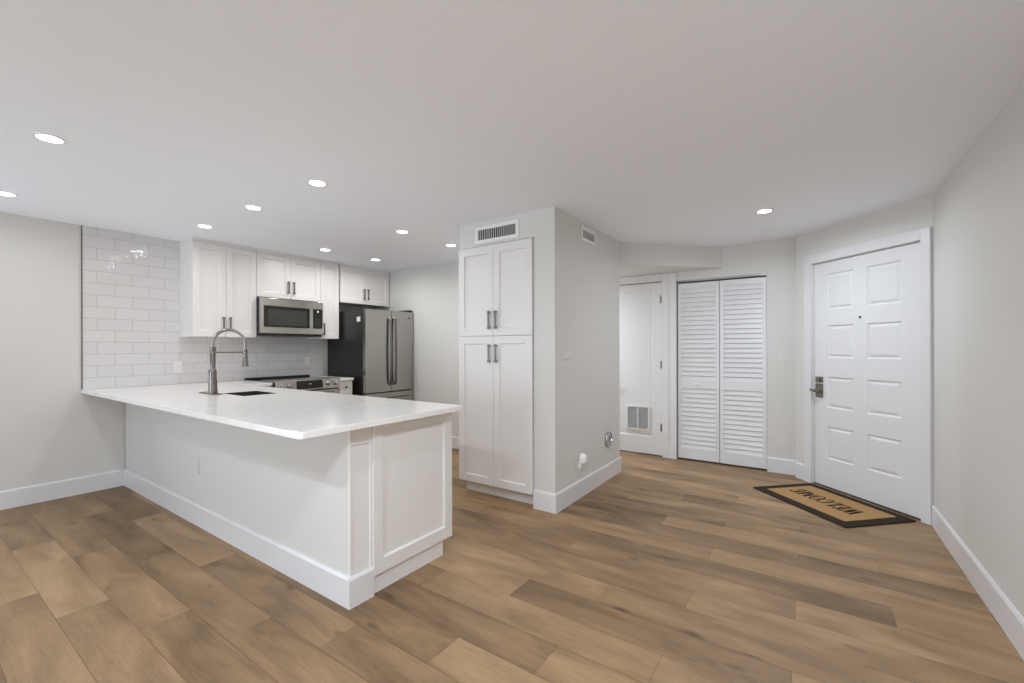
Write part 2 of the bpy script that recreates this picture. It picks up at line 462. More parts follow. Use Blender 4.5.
# entry wall: local frame, u along (-1,-1)/sqrt2, facing (-1,1)/sqrt2
EN = (-1 / 2 ** .5, 1 / 2 ** .5)
EA = (5.026, 0.111, 0)
def entry_frame(o):
    o.location = EA
    o.rotation_euler = (0, 0, math.atan2(EN[0], -EN[1]))
    return o
U0, U1, UR = 0.188, 1.104, 1.168     # door opening and corner with right wall
ew = MB()
ew.box(0, 0, 0, U0, 0.13, CE).box(U1, 0, 0, UR + 0.10, 0.13, CE).box(U0, 0, 2.026, U1, 0.13, CE)
ew.box(U0, 0.11, 0, U1, 0.13, 2.03)
entry_frame(struct(ew, 'wall_entry', 'wall', 'slanted pale wall holding the entry door'))

def base_profile(mb, p0, p1, n, h=0.147, t=0.014):
    """baseboard from p0 to p1 on a wall whose outward normal is n"""
    (ax, ay), (bx, by) = p0, p1
    nx, ny = n
    sec = [(0, 0), (t, 0), (t, h - 0.012), (t * 0.55, h), (0, h)]
    A = [mb.bm.verts.new((ax + nx * d, ay + ny * d, z)) for d, z in sec]
    B = [mb.bm.verts.new((bx + nx * d, by + ny * d, z)) for d, z in sec]
    k = len(sec)
    for i in range(k): mb.bm.faces.new((A[i], A[(i + 1) % k], B[(i + 1) % k], B[i]))
    mb.bm.faces.new(A); mb.bm.faces.new(B[::-1])
    return mb
struct(base_profile(MB(), (-0.3, YL), (1.288, YL), (0, -1)), 'baseboard_left', 'trim', 'white baseboard under the bare left wall')
struct(base_profile(MB(), (XR, YR), (4.19, YR), (0, 1)), 'baseboard_right', 'trim', 'white baseboard under the bare right wall')
struct(base_profile(MB(), (XCOL, YCOL), (XCOL, 1.788), (-1, 0)), 'baseboard_front', 'trim', 'short white baseboard on the column front right of the pantry')
struct(base_profile(MB(), (XCOL - 0.014, YCOL), (XCOLE + 0.014, YCOL), (0, -1)), 'baseboard_column', 'trim', 'white baseboard along the column side below the night light')
struct(base_profile(MB(), (XCOLE, YCOL), (XCOLE, YL), (1, 0)), 'baseboard_rear', 'trim', 'white baseboard round the corner in the hall')
struct(base_profile(MB(), (XB, 2.56), (XB, 4.36), (-1, 0)), 'baseboard_kitchen', 'trim', 'white baseboard on the kitchen end wall')
cb2 = MB()
base_profile(cb2, (XH, 0.10), (XH, Y_CR - 0.005), (-1, 0))
struct(cb2, 'baseboard_hall', 'trim', 'white baseboard right of the louvred closet')

entry_frame(struct(base_profile(MB(), (0.002, 0), (U0 - 0.080, 0), (0, -1)), 'baseboard_entry', 'trim', 'short white baseboard left of the entry door casing'))

# ------------------------------------------------------------------ entry door
c = MB()
for a, b in ((U0 - 0.075, U0), (U1, UR - 0.002)):
    c.box(a, -0.024, 0, b, 0.0, 2.026 + 0.078)
c.box(U0, -0.024, 2.026, U1, 0.0, 2.026 + 0.078)
c.box(U0 - 0.001, -0.003, 0, U0 + 0.004, 0.10, 2.026).box(U1 - 0.004, -0.003, 0, U1 + 0.001, 0.10, 2.026).box(U0, -0.003, 2.022, U1, 0.10, 2.027)
c.box(U0 - 0.079, -0.029, 0, U0 - 0.0, -0.02, 0.15)
tr = struct(c, 'trim_1', 'trim', 'white casing around the entry door', 0.003)
entry_frame(tr)
d1 = thing('door_1', 'white eight-panel entry door with nickel lock above the doormat', 'door', kind='structure')
entry_frame(d1)
pan = []
for z0, z1 in ((1.592, 1.914), (1.162, 1.452), (0.716, 0.994), (0.26, 0.551)):
    pan += [(0.325, 0.570, z0, z1), (0.686, 0.950, z0, z1)]
MB().paneled(U0 + 0.006, U1 - 0.006, 0.012, 2.018, 0.012, 0.045, pan, [(0.010, 0.011), (0.016, 0.011), (0.034, 0.002), (0.038, 0.002)]).build('slab', 'door', d1)
MB().box(U0 + 0.003, 0.002, 0.0, U1 - 0.003, 0.09, 0.012).build('threshold', 'bronze', d1)['label'] = 'dark bronze threshold strip'
lk = MB()
lk.box(0.212, 0.002, 0.936, 0.284, 0.012, 0.990); lk.lathe([(0.017, -0.012), (0.017, 0.002)], (0.248, 0.002, 0.962), 'y', 20)
lk.build('deadbolt', 'nickel', d1, 0.0015)['label'] = 'square brushed nickel deadbolt plate'
lk = MB(); lk.box(0.212, 0.003, 0.800, 0.284, 0.012, 0.926); lk.build('lock_plate', 'nickel', d1, 0.0015)['label'] = 'brushed nickel lever plate'
lv = MB(); lv.lathe([(0.016, -0.045), (0.016, 0.004)], (0.252, 0.003, 0.862), 'y', 20)
lv.tube([(0.256, -0.045, 0.862), (0.235, -0.05, 0.863), (0.225, -0.05, 0.866), (0.214, -0.048, 0.867), (0.205, -0.043, 0.866)], [0.012, 0.012, 0.0105, 0.010, 0.012])
lv.build('lever_handle', 'nickel', d1, 0, True)['label'] = 'brushed nickel lever'
pk = MB(); pk.lathe([(0.009, 0.006), (0.009, 0.013)], (0.6295, 0, 1.506), 'y', 20); pk.build('peephole', 'black', d1)['label'] = 'dark peephole'
for z in (1.80, 1.03, 0.27):
    h = MB(); h.lathe([(0.006, -0.05), (0.006, 0.05)], (U1 - 0.006, 0.008, z), 'z', 12); h.build('hinge', 'plastic', d1, 0, True)

# ------------------------------------------------------------------ hall door with its casing
c = MB()
Xc = XH - 0.018
c.box(Xc, Y_CL + 0.003, 0, XH, Y_HR, 2.104).box(Xc, Y_HL, 0, XH, Y_HL + 0.085, 2.104).box(Xc, Y_HR, 2.02, XH, Y_HL, 2.104)
c.box(Xc - 0.005, Y_HR - 0.075, 0, XH, Y_HR - 0.066, 2.104).box(Xc - 0.006, Y_CL + 0.002, 0, XH, Y_HR - 0.08, 0.16)
c.box(XH - 0.002, Y_HR - 0.001, 0, XH + 0.10, Y_HR + 0.004, 2.02).box(XH - 0.002, Y_HL - 0.004, 0, XH + 0.10, Y_HL + 0.001, 2.02)
struct(c, 'trim_2', 'trim', 'white casing between hall door and louvred closet', 0.003)
# hall-door frame: origin at the left edge (Y_HL), facing -X
d2 = thing('door_2', 'white hall door with low vent grille, half hidden by the column', 'door', (XH, Y_HL, 0), (-1, 0), kind='structure')
wd = Y_HL - Y_HR
MB().paneled(0.005, wd - 0.005, 0.012, 2.012, 0.012, 0.04, [(0.12, wd - 0.12, 0.215, 1.93)], [(0.008, 0.009), (0.012, 0.009), (0.02, 0.006)]).build('slab', 'door', d2)
gx0, gx1, gz0, gz1 = wd - (1.83 - Y_HR) + 0.0, wd - (1.548 - Y_HR), 0.278, 0.572
gx0, gx1 = Y_HL - 1.832, Y_HL - 1.548
g = MB()
fr = 0.022
g.box(gx0, 0.002, gz0, gx0 + fr, 0.0178, gz1).box(gx1 - fr, 0.002, gz0, gx1, 0.0178, gz1)
g.box(gx0 + fr, 0.002, gz0, gx1 - fr, 0.0178, gz0 + fr).box(gx0 + fr, 0.002, gz1 - fr, gx1 - fr, 0.0178, gz1)
g.box((gx0 + gx1) / 2 - 0.007, 0.003, gz0 + fr, (gx0 + gx1) / 2 + 0.007, 0.0164, gz1 - fr)
k = 0
z = gz0 + fr + 0.006
while z < gz1 - fr:
    g.prism([(0.0045, z), (0.0060, z + 0.0005), (0.0162, z + 0.0045), (0.0150, z + 0.005)], gx0 + fr + 0.0005, gx1 - fr - 0.0005, 'x'); z += 0.0135
gv = g.build('vent_grille', 'trim', d2); gv['label'] = 'louvred white return grille'
MB().box(gx0 + fr + 0.0003, 0.0166, gz0 + fr + 0.0003, gx1 - fr - 0.0003, 0.0177, gz1 - fr - 0.0003).build('grille_back', 'grille_dark', gv)['label'] = 'grey sheet painted as shade behind louvres'  # grey backing carries the shade between the louvres as colour
for z in (1.815, 1.06, 0.335):
    h = MB(); h.lathe([(0.007, -0.045), (0.007, 0.045)], (wd - 0.001, 0.004, z), 'z', 12).box(wd - 0.028, 0.008, z - 0.045, wd - 0.006, 0.013, z + 0.045)
    h.build('hinge', 'nickel', d2, 0, True)['label'] = 'small metal hinge'
lv = MB(); lx = 0.06
lv.lathe([(0.026, 0.004), (0.026, 0.012)], (lx, 0, 0.93), 'y', 20).lathe([(0.01, -0.045), (0.01, 0.006)], (lx, 0, 0.93), 'y', 14)
lv.tube([(lx - 0.006, -0.045, 0.93), (lx + 0.05, -0.048, 0.93), (lx + 0.115, -0.043, 0.928)], 0.009)
lv.build('lever_handle', 'nickel', d2, 0, True)['label'] = 'brushed nickel lever'

# ------------------------------------------------------------------ louvred bifold closet door
d3 = thing('door_3', 'white louvred bifold closet door facing the entry', 'door', (XH, Y_CL, 0), (-1, 0), kind='structure')
wc = Y_CL - Y_CR
def leaf(x0, x1):
    m = MB(); yf, t = 0.012, 0.03
    st = 0.036
    m.box(x0, yf, 0.018, x0 + st, yf + t, 1.975).box(x1 - st, yf, 0.018, x1, yf + t, 1.975)
    for a, b in ((0.018, 0.135), (0.805, 0.895), (1.915, 1.975)): m.box(x0 + st, yf, a, x1 - st, yf + t, b)
    for lo_, hi_, n in ((0.135, 0.805, 13), (0.895, 1.915, 20)):
        p = (hi_ - lo_) / n
        for i in range(n):
            z = lo_ + i * p
            m.prism([(yf + 0.001, z + 0.001), (yf + 0.006, z - 0.003), (yf + 0.022, z + p + 0.003), (yf + 0.017, z + p + 0.007)], x0 + st - 0.004, x1 - st + 0.004, 'x')
    return m
leaf(0.013, wc / 2 - 0.003).build('louvred_leaf', 'door', d3)
leaf(wc / 2 + 0.003, wc - 0.003).build('louvred_leaf', 'door', d3)
kb = MB(); kb.lathe([(0.007, 0.013), (0.007, -0.006), (0.016, -0.012), (0.018, -0.02), (0.013, -0.027), (0.004, -0.029)], (Y_CL - 1.027, 0, 0.85), 'y', 20)
kb.build('knob', 'plastic', d3, 0, True)
tk = MB(); tk.box(0, 0.004, 1.992, wc, 0.04, 2.012); tk.build('top_track', 'steel', d3)['label'] = 'grey metal top track'

# ------------------------------------------------------------------ shaker cabinet helpers
def pull(mb_parent, x, z, yf, L=0.138, mat='pull', horizontal=False):
    p = MB()
    def bx(a0, b0, c0, a1, b1, c1):
        if horizontal: p.box(x + c0, b0, z + a0, x + c1, b1, z + a1)
        else: p.box(x + a0, b0, z + c0, x + a1, b1, z + c1)
    for s in (-1, 1):
        e = s * L / 2
        bx(-0.009, yf - 0.032, min(e, e - s * 0.022), 0.009, yf - 0.014, max(e, e - s * 0.022))
        bx(-0.0055, yf - 0.016, min(e - s * 0.004, e - s * 0.016), 0.0055, yf, max(e - s * 0.004, e - s * 0.016))
    bx(-0.007, yf - 0.029, -L / 2 + 0.01, 0.007, yf - 0.017, L / 2 - 0.01)
    return p.build('handle', mat, mb_parent, 0.001)

SHAKER = [(0.001, 0.005), (0.004, 0.012)]
def shaker(parent, x0, x1, z0, z1, yf, rail=0.06, t=0.02, name='door', mat='cabinet', rx=None):
    rx = rx or rail
    return MB().paneled(x0, x1, z0, z1, yf, t, [(x0 + rx, x1 - rx, z0 + rail, z1 - rail)], SHAKER).build(name, mat, parent, 0.0012)

# upper cabinets on the left wall; local origin at (x, YL, 0), facing -Y, local y = -(depth)
FRONT = -(YL - 4.892)
def upper(name, label, x0, x1, z0, doors, handles, fill=2.296):
    t = thing(name, label, 'cabinet', (x0, YL - 0.011, 0), (0, -1), 'white upper kitchen cabinets')
    w_ = x1 - x0
    yf = FRONT + 0.011
    MB().box(0, yf + 0.0205, z0, w_, -0.0005, 2.30).build('carcass', 'cabinet', t)
    MB().box(0, yf + 0.008, 2.30, w_, -0.0005, CE - 0.001).build('top_filler', 'cabinet', t, 0.001)
    ds = []
    for a, b in doors:
        d = shaker(t, a + 0.0015, b - 0.0015, z0 + 0.002, fill, yf, 0.058 if b - a > 0.26 else 0.055)
        ds.append(d)
    for i, hx, hz in handles:
        pull(ds[i], hx, hz, yf)
    return t
upper('upper_cabinet', 'white two-door wall cabinet at left end above the faucet', 1.708, 2.2945, 1.376, [(0, 0.293), (0.293, 0.5865)], [(0, 0.262, 1.508), (1, 0.324, 1.508)])
upper('upper_cabinet', 'short white two-door wall cabinet directly above the microwave', 2.2965, 3.034, 1.818, [(0, 0.369), (0.369, 0.7375)], [(0, 0.338, 1.948), (1, 0.402, 1.948)])
upper('upper_cabinet', 'narrow one-door white wall cabinet between microwave and refrigerator', 3.036, 3.282, 1.376, [(0, 0.246)], [(0, 0.034, 1.492)])
upper('upper_cabinet', 'short white two-door wall cabinet directly above the refrigerator', 3.302, 4.092, 1.842, [(0, 0.382), (0.382, 0.765)], [(0, 0.350, 1.975), (1, 0.413, 1.975)])

# backsplash tiles and the dark edge strip
bs = MB(); bs.box(1.004, YL - 0.010, CT + 0.001, 3.262, YL - 0.0002, CE - 0.002)
o = bs.build('backsplash_tiles', 'tile'); tag(o, 'glossy white subway tile backsplash above the counter', None, None, 'structure')
tag(MB().box(0.998, YL - 0.012, CT + 0.001, 1.004, YL - 0.0002, CE - 0.002).build('tile_edge_trim', 'tile_trim'), 'thin dark edge strip beside the tiles', None, None, 'structure')

# ------------------------------------------------------------------ peninsula
PX0, PX1, PY0 = 1.290, 2.005, 1.838
pn = thing('peninsula', 'white panelled kitchen peninsula under the quartz countertop', 'kitchen peninsula', (PX0, PY0, 0))
def pbox(*a): return MB().box(a[0] - PX0, a[1] - PY0, a[2], a[3] - PX0, a[4] - PY0, a[5])
pbox(PX0, PY0 + 0.0205, 0, 1.42, YL - 0.015, 0.8745).build('knee_wall', 'wall', pn)
# end pilaster with its sunk face
pl = MB(); pl.paneled(0, 0.128, 0, 0.8745, 0.0, 0.02, [(0.012, 0.120, 0.135, 0.782)], [(0.001, 0.004), (0.003, 0.008)])
pl.build('end_pilaster', 'cabinet', pn, 0.001)
# cabinet run behind it
sinkhole = (1.53, 3.46, 1.79, 3.83)
cbn = MB()
def rb(*a): cbn.box(a[0] - PX0, a[1] - PY0, a[2], a[3] - PX0, a[4] - PY0, a[5])
rb(1.4215, PY0 + 0.018, 0.095, 1.985, 3.40, 0.8745); rb(1.4215, 3.40, 0.095, 1.985, 3.90, 0.60); rb(1.4215, 3.90, 0.095, 1.985, YL - 0.015, 0.8745)
cbn.build('cabinet_run', 'cabinet', pn)
MB().paneled(0.1295, 0.715, 0.098, 0.8745, -0.012, 0.03, [(0.1295 + 0.060, 0.715 - 0.064, 0.098 + 0.072, 0.812)], [(0.002, 0.006), (0.005, 0.014)]).build('end_panel', 'cabinet', pn, 0.0012)
pbox(1.4215, PY0 + 0.004, 0, 1.938, YL - 0.015, 0.0945).build('toe_kick', 'cabinet', pn)
b = MB()
base_profile(b, (0, 0), (0, YL - PY0 - 0.016), (-1, 0)); base_profile(b, (-0.014, 0), (0.130, 0), (0, -1))
b.build('baseboard', 'trim', pn)
# kitchen-side doors
kd = bpy.data.objects.new
for a, bb in ((1.90, 2.45), (2.45, 3.0), (3.0, 3.45), (3.45, 3.92)):
    dmb = MB(); dmb.box(0.6955, a - PY0 + 0.002, 0.10, 0.715, bb - PY0 - 0.002, 0.87); dmb.build('cabinet_door', 'cabinet', pn, 0.0015)

# outlet on the peninsula front
def plate(name, label, cat, loc, facing, w_=0.072, h_=0.115, kind='outlet', mat='plastic', gangs=1, group=None):
    t = thing(name, label, cat, loc, facing, group)
    MB().box(-w_ / 2, -0.005, -h_ / 2, w_ / 2, -0.0003, h_ / 2).build('cover_plate', mat, t, 0.0015)
    for gi in range(gangs):
        cx = (gi - (gangs - 1) / 2) * 0.046
        if kind == 'outlet':
            for zc in (-0.0175, 0.0175):
                MB().prism([(cx + 0.0155 * math.cos(q), zc + max(-0.012, min(0.012, 0.0155 * math.sin(q)))) for q in [2 * math.pi * (k_ + .5) / 24 for k_ in range(24)]], -0.0072, -0.0052, 'y').build('receptacle', mat, t)
        elif kind == 'rocker':
            m = MB(); m.prism([(-0.0055, -0.033), (-0.0055, 0.033), (-0.0075, 0.033), (-0.0115, -0.033)], cx - 0.0165, cx + 0.0165, 'x')
            m.build('rocker', mat, t, 0.0008)
        else:
            m = MB(); m.prism([(-0.0055, -0.010), (-0.0055, 0.010), (-0.016, 0.008), (-0.018, 0.001)], cx - 0.005, cx + 0.005, 'x')
            m.build('toggle', mat, t, 0.0008)
    return t
plate('wall_outlet', 'faint white outlet low on the peninsula front, near the left wall', 'outlet', (PX0, 3.62, 0.42), (-1, 0), mat='wall_plate')

# ------------------------------------------------------------------ quartz countertops
def counter(name, label, xs, ys, inside, round_at, z0, z1, o0):
    bm = bmesh.new(); V = {}
    def v(x, y, z):
        k = (round(x, 4), round(y, 4), z)
        if k not in V: V[k] = bm.verts.new((x - o0[0], y - o0[1], z))
        return V[k]
    nx, ny = len(xs) - 1, len(ys) - 1
    cell = lambda i, j: 0 <= i < nx and 0 <= j < ny and inside((xs[i] + xs[i + 1]) / 2, (ys[j] + ys[j + 1]) / 2)
    for i in range(nx):
        for j in range(ny):
            if not cell(i, j): continue
            a, b, c_, d = xs[i], xs[i + 1], ys[j], ys[j + 1]
            bm.faces.new((v(a, c_, z1), v(b, c_, z1), v(b, d, z1), v(a, d, z1)))
            bm.faces.new((v(a, d, z0), v(b, d, z0), v(b, c_, z0), v(a, c_, z0)))
            if not cell(i - 1, j): bm.faces.new((v(a, c_, z0), v(a, c_, z1), v(a, d, z1), v(a, d, z0)))
            if not cell(i + 1, j): bm.faces.new((v(b, d, z0), v(b, d, z1), v(b, c_, z1), v(b, c_, z0)))
            if not cell(i, j - 1): bm.faces.new((v(b, c_, z0), v(b, c_, z1), v(a, c_, z1), v(a, c_, z0)))
            if not cell(i, j + 1): bm.faces.new((v(a, d, z0), v(a, d, z1), v(b, d, z1), v(b, d, z0)))
    es = []
    for (x, y, r) in round_at:
        A, B = v(x, y, z0), v(x, y, z1)
        es += [e for e in A.link_edges if B in e.verts]
    if es: bmesh.ops.bevel(bm, geom=es, offset=round_at[0][2], segments=5, affect='EDGES', profile=0.5)
    mb = MB(); mb.bm.free(); mb.bm = bm
    o_ = mb.build(name, 'quartz', None, 0.002)
    o_.location = (o0[0], o0[1], 0)
    return tag(o_, label, 'countertop')
CX0, CX1, CY0, CYB = 0.990, 2.030, 1.752, 4.575
counter('countertop', 'large white quartz countertop with sink cutout over the peninsula',
        [CX0, sinkhole[0], sinkhole[2], CX1, 2.301], [CY0, sinkhole[1], sinkhole[3], CYB, YL - 0.0105],
        lambda x, y: (x < CX1 or y > CYB) and not (sinkhole[0] < x < sinkhole[2] and sinkhole[1] < y < sinkhole[3]),
        [(CX0, CY0, 0.022), (CX1, CY0, 0.022)], 0.875, CT, (CX0, CY0))
counter('countertop', 'small white quartz countertop between range and refrigerator', [3.053, 3.25], [4.545, YL - 0.0105], lambda x, y: True, [(3.25, 4.545, 0.004)], 0.875, CT, (3.053, 4.545))

# sink
sk = thing('kitchen_sink', 'dark rectangular sink set into the countertop behind the faucet', 'sink', (1.66, 3.645, 0.66))
s = MB()
x0, y0, x1, y1 = sinkhole[0] - 1.66 + 0.0005, sinkhole[1] - 3.645 + 0.0005, sinkhole[2] - 1.66 - 0.0005, sinkhole[3] - 3.645 - 0.0005
zt, zb, th = CT - 0.0015 - 0.66, 0.0, 0.004
s.box(x0, y0, zb, x1, y1, zb + th).box(x0, y0, zb, x0 + th, y1, zt).box(x1 - th, y0, zb, x1, y1, zt).box(x0, y0, zb, x1, y0 + th, zt).box(x0, y1 - th, zb, x1, y1, zt)
s.build('bowl', paint('dark_sink_composite', srgb(52, 51, 49), 0.45), sk)
s = MB(); s.lathe([(0.042, th), (0.042, th + 0.004), (0.03, th + 0.002)], (0, 0, 0), 'z', 24); s.build('drain', 'chrome', sk, 0, True)

# faucet
FX, FY = 1.47, 3.83
fc = thing('kitchen_faucet', 'tall brushed nickel arched faucet with spring spout', 'faucet', (FX, FY, CT + 0.0005))
b = MB()
pts = []
b.prism([(0.030 * math.cos(a) , (0.17 if math.sin(a) > 0 else -0.09) + 0.030 * math.sin(a)) for a in [2 * math.pi * (i + .5) / 32 for i in range(32)]], 0, 0.006)
b.build('base_plate', 'faucet', fc, 0.001, True)
b = MB(); b.lathe([(0.033, 0.006), (0.033, 0.012), (0.030, 0.05), (0.027, 0.12), (0.025, 0.165), (0.026, 0.17), (0.025, 0.185), (0.019, 0.195)], (0, 0, 0), 'z', 28)
b.build('body', 'faucet', fc, 0, True)
b = MB(); b.lathe([(0.0185, 0.19), (0.0185, 0.30), (0.020, 0.302), (0.020, 0.312), (0.0185, 0.315), (0.0185, 0.335), (0.022, 0.338), (0.022, 0.362), (0.014, 0.366)], (0, 0, 0), 'z', 28)
b.build('riser', 'faucet', fc, 0, True)
R_ = 0.118
arc = [(0, 0, 0.355)] + [(R_ - R_ * math.cos(a), 0, 0.385 + R_ * math.sin(a)) for a in [math.pi * i / 26 for i in range(27)]] + [(2 * R_, 0, 0.34)]
b = MB(); b.tube(arc, 0.0105, 12)
# coil rings round the hose
for i in range(len(arc) - 1):
    A, B = Vector(arc[i]), Vector(arc[i + 1])
    n = max(1, int((B - A).length / 0.0055))
    for kk in range(n):
        p = A.lerp(B, (kk + 0.5) / n); d = (B - A).normalized() * 0.0012
        b.tube([p - d * 1.2, p - d * 0.4, p + d * 0.4, p + d * 1.2], [0.0105, 0.0138, 0.0138, 0.0105], 12)
b.build('spring_spout', 'spring', fc, 0, True)
b = MB(); b.lathe([(0.0, 0.205), (0.026, 0.205), (0.026, 0.212), (0.021, 0.222), (0.018, 0.28), (0.0155, 0.32), (0.0175, 0.33), (0.0175, 0.342), (0.012, 0.346)], (2 * R_, 0, 0), 'z', 24, False)
b.build('spray_head', 'faucet', fc, 0, True)
b = MB(); b.tube([(0.015, 0, 0.322), (2 * R_ - 0.022, 0, 0.322)], 0.005, 10); b.lathe([(0.0215, 0.312), (0.0215, 0.332)], (2 * R_, 0, 0), 'z', 20)
b.build('support_arm', 'faucet', fc, 0, True)
b = MB(); b.tube([(0, 0.02, 0.12), (0, 0.048, 0.12)], 0.011, 12); b.tube([(0, 0.042, 0.12), (-0.004, 0.05, 0.15), (-0.008, 0.056, 0.185)], [0.006, 0.005, 0.005], 10)
b.build('lever', 'faucet', fc, 0, True)

# ------------------------------------------------------------------ kitchen base cabinets along the left wall
bc = thing('base_cabinet', 'white base cabinet under the counter left of the range', 'cabinet', (2.05, YL - 0.011, 0), (0, -1))
MB().box(-0.03, -0.60, 0.0, 0.250, -0.0005, 0.8745).build('carcass', 'cabinet', bc)
bc2 = thing('base_cabinet', 'narrow white drawer cabinet between range and refrigerator', 'cabinet', (3.056, YL - 0.011, 0), (0, -1))
MB().box(0, -0.625, 0.1, 0.188, -0.0005, 0.8745).build('carcass', 'cabinet', bc2)
MB().box(0, -0.56, 0.0, 0.188, -0.0005, 0.0995).build('toe_kick', 'cabinet', bc2)
dr = shaker(bc2, 0.003, 0.185, 0.715, 0.868, -0.646, 0.03, name='drawer', rx=0.03)
kb = MB(); kb.lathe([(0.006, -0.637), (0.006, -0.655), (0.014, -0.662), (0.014, -0.668), (0.006, -0.671)], (0.094, 0, 0.795), 'y', 20); kb.build('knob', 'black', dr, 0, True)['label'] = 'dark round knob'
dd = shaker(bc2, 0.003, 0.185, 0.105, 0.708, -0.646, 0.045)

# ------------------------------------------------------------------ range
rg = thing('kitchen_range', 'stainless slide-in range with black glass cooktop', 'range', (2.3065, YL - 0.011, 0), (0, -1))
RW = 0.7415
MB().box(0.002, -0.655, 0.05, RW - 0.002, -0.02, 0.898).build('body', 'black', rg)
MB().box(0.0, -0.66, 0.8985, RW, -0.012, 0.912).build('cooktop', 'glass_black', rg, 0.002)
for (cx, cy, r) in ((0.2, -0.45, 0.1), (0.2, -0.2, 0.075), (0.54, -0.45, 0.085), (0.54, -0.2, 0.1)):
    bn = MB(); bn.lathe([(r - 0.003, 0.9123), (r, 0.9123), (r, 0.9126), (r - 0.003, 0.9126), (r - 0.003, 0.9123)], (cx, cy, 0), 'z', 40, False)
    bn.build('burner_ring', 'dial_grey', rg)
MB().box(0.0, -0.06, 0.9125, RW, -0.012, 0.930).build('rear_trim', 'black', rg, 0.003)
cp = MB(); cp.prism([(-0.665, 0.800), (-0.705, 0.806), (-0.690, 0.918), (-0.665, 0.922)], 0.0, RW, 'x')
cpo = cp.build('control_panel', 'steel_h', rg, 0.002)
ds_ = MB(); ds_.prism([(-0.698, 0.818), (-0.7065, 0.8185), (-0.6945, 0.908), (-0.688, 0.908)], 0.215, 0.515, 'x')
ds_.build('display', 'glass_black', cpo)
dt = MB(); dt.box(0.355, -0.7035, 0.866, 0.378, -0.6995, 0.873); dt.build('clock_readout', 'sticker', cpo)
for x in (0.05, 0.145, 0.59, 0.68):
    kb = MB(); kb.lathe([(0.027, -0.698), (0.027, -0.706), (0.022, -0.709), (0.021, -0.732), (0.018, -0.735)], (x, 0, 0.864), 'y', 24); kb.build('knob', 'chrome', cpo, 0, True)
od = MB().paneled(0.003, RW - 0.003, 0.23, 0.792, -0.69, 0.034, [(0.11, RW - 0.11, 0.33, 0.66)], [(0.002, 0.002), (0.004, 0.002)]).build('oven_door', 'steel_h', rg, 0.003)
hb = MB(); hb.tube([(0.05, -0.735, 0.752), (RW - 0.05, -0.735, 0.752)], 0.011, 14)
for x in (0.09, RW - 0.09): hb.tube([(x, -0.69, 0.752), (x, -0.735, 0.752)], 0.008, 12)
hb.build('handle', 'steel_h', od, 0, True)
MB().box(0.003, -0.69, 0.06, RW - 0.003, -0.656, 0.222).build('drawer', 'steel_h', rg, 0.003)

# ------------------------------------------------------------------ microwave
mw = thing('microwave', 'stainless over-the-range microwave with dark window', 'microwave', (2.297, YL - 0.011, 0), (0, -1))
MWW = 0.722; z0, z1 = 1.402, 1.8075
yf = -(YL - 0.011 - 4.815)
MB().box(0, yf + 0.028, z0, MWW, -0.0005, z1).build('body', 'black', mw, 0.002)
zf0, zf1 = 1.424, 1.8055
fx = MB().paneled(0.0, MWW, zf0, zf1, yf, 0.0275, [(0.033, 0.556, zf0 + 0.065, zf0 + 0.300), (0.592, 0.716, zf0 + 0.065, zf0 + 0.300)], [(0.002, 0.003), (0.003, 0.003)]).build('door', 'steel_h', mw, 0.002)
MB().box(0.037, yf + 0.001, zf0 + 0.069, 0.552, yf + 0.006, zf0 + 0.296).build('window_frame', 'glass_black', fx)
MB().box(0.075, yf + 0.0003, zf0 + 0.090, 0.515, yf + 0.0012, zf0 + 0.262).build('window', 'window_mesh', fx)['label'] = 'dark grey see-through screen'
MB().box(0.596, yf + 0.001, zf0 + 0.069, 0.712, yf + 0.006, zf0 + 0.296).build('control_panel', 'glass_black', fx)
bt = MB()
for r in range(5):
    for q in range(3):
        bt.box(0.622 + q * 0.024, yf + 0.0002, zf0 + 0.085 + r * 0.022, 0.638 + q * 0.024, yf + 0.0012, zf0 + 0.096 + r * 0.022)
bt.build('keypad', 'dark', fx)
bg = MB(); bg.lathe([(0.011, yf + 0.0011), (0.011, yf - 0.001)], (0.654, 0, zf0 + 0.268), 'y', 20); bg.build('badge', 'sticker', fx)['label'] = 'small round white badge'
vt = MB(); vt.box(0.004, yf + 0.010, z0 - 0.006, MWW - 0.004, yf + 0.34, z0 - 0.0005); vt.build('bottom_vent', 'black', mw, 0.002)

# ------------------------------------------------------------------ refrigerator
FRX, FRY = 3.320, 5.150
FW = 0.764
rf = thing('refrigerator', 'stainless french-door refrigerator with black side in the corner', 'refrigerator', (FRX, FRY, 0), (0, -1))
yd = -(FRY - 4.400)      # door front
MB().box(0, yd + 0.075, 0.03, FW, 0.05, 1.728).build('body', 'black', rf, 0.004)
MB().box(0.01, yd + 0.09, 0.0, FW - 0.01, -0.05, 0.029).build('base', 'black', rf)
def fdoor(a, b, z0, z1, hx, name='door'):
    m = MB()
    prof = []
    n = 10
    for i in range(n + 1):   # gently bowed front
        x = a + (b - a) * i / n
        prof.append((x, yd + 0.010 * ((2 * (x - FW / 2) / FW) ** 2)))
    prof += [(b, yd + 0.070), (a, yd + 0.070)]
    m.prism(prof, z0, z1)
    return m.build(name, 'steel', rf, 0.004)
dl = fdoor(0.0, FW / 2 - 0.003, 0.712, 1.738, 0)
drr = fdoor(FW / 2 + 0.003, FW, 0.712, 1.738, 0)
for d_, sx in ((dl, -1), (drr, 1)):
    x = FW / 2 + sx * 0.038
    m = MB()
    P = [(x, yd - 0.002, 0.80)] + [(x, yd - 0.030 - 0.010 * math.sin(math.pi * i / 16), 0.82 + 0.80 * i / 16) for i in range(17)] + [(x, yd - 0.002, 1.64)]
    m.tube(P, 0.0145, 12); m.build('handle', 'steel_dark', d_, 0, True)
fzd = fdoor(0.0, FW, 0.09, 0.700, 0, 'freezer_drawer')
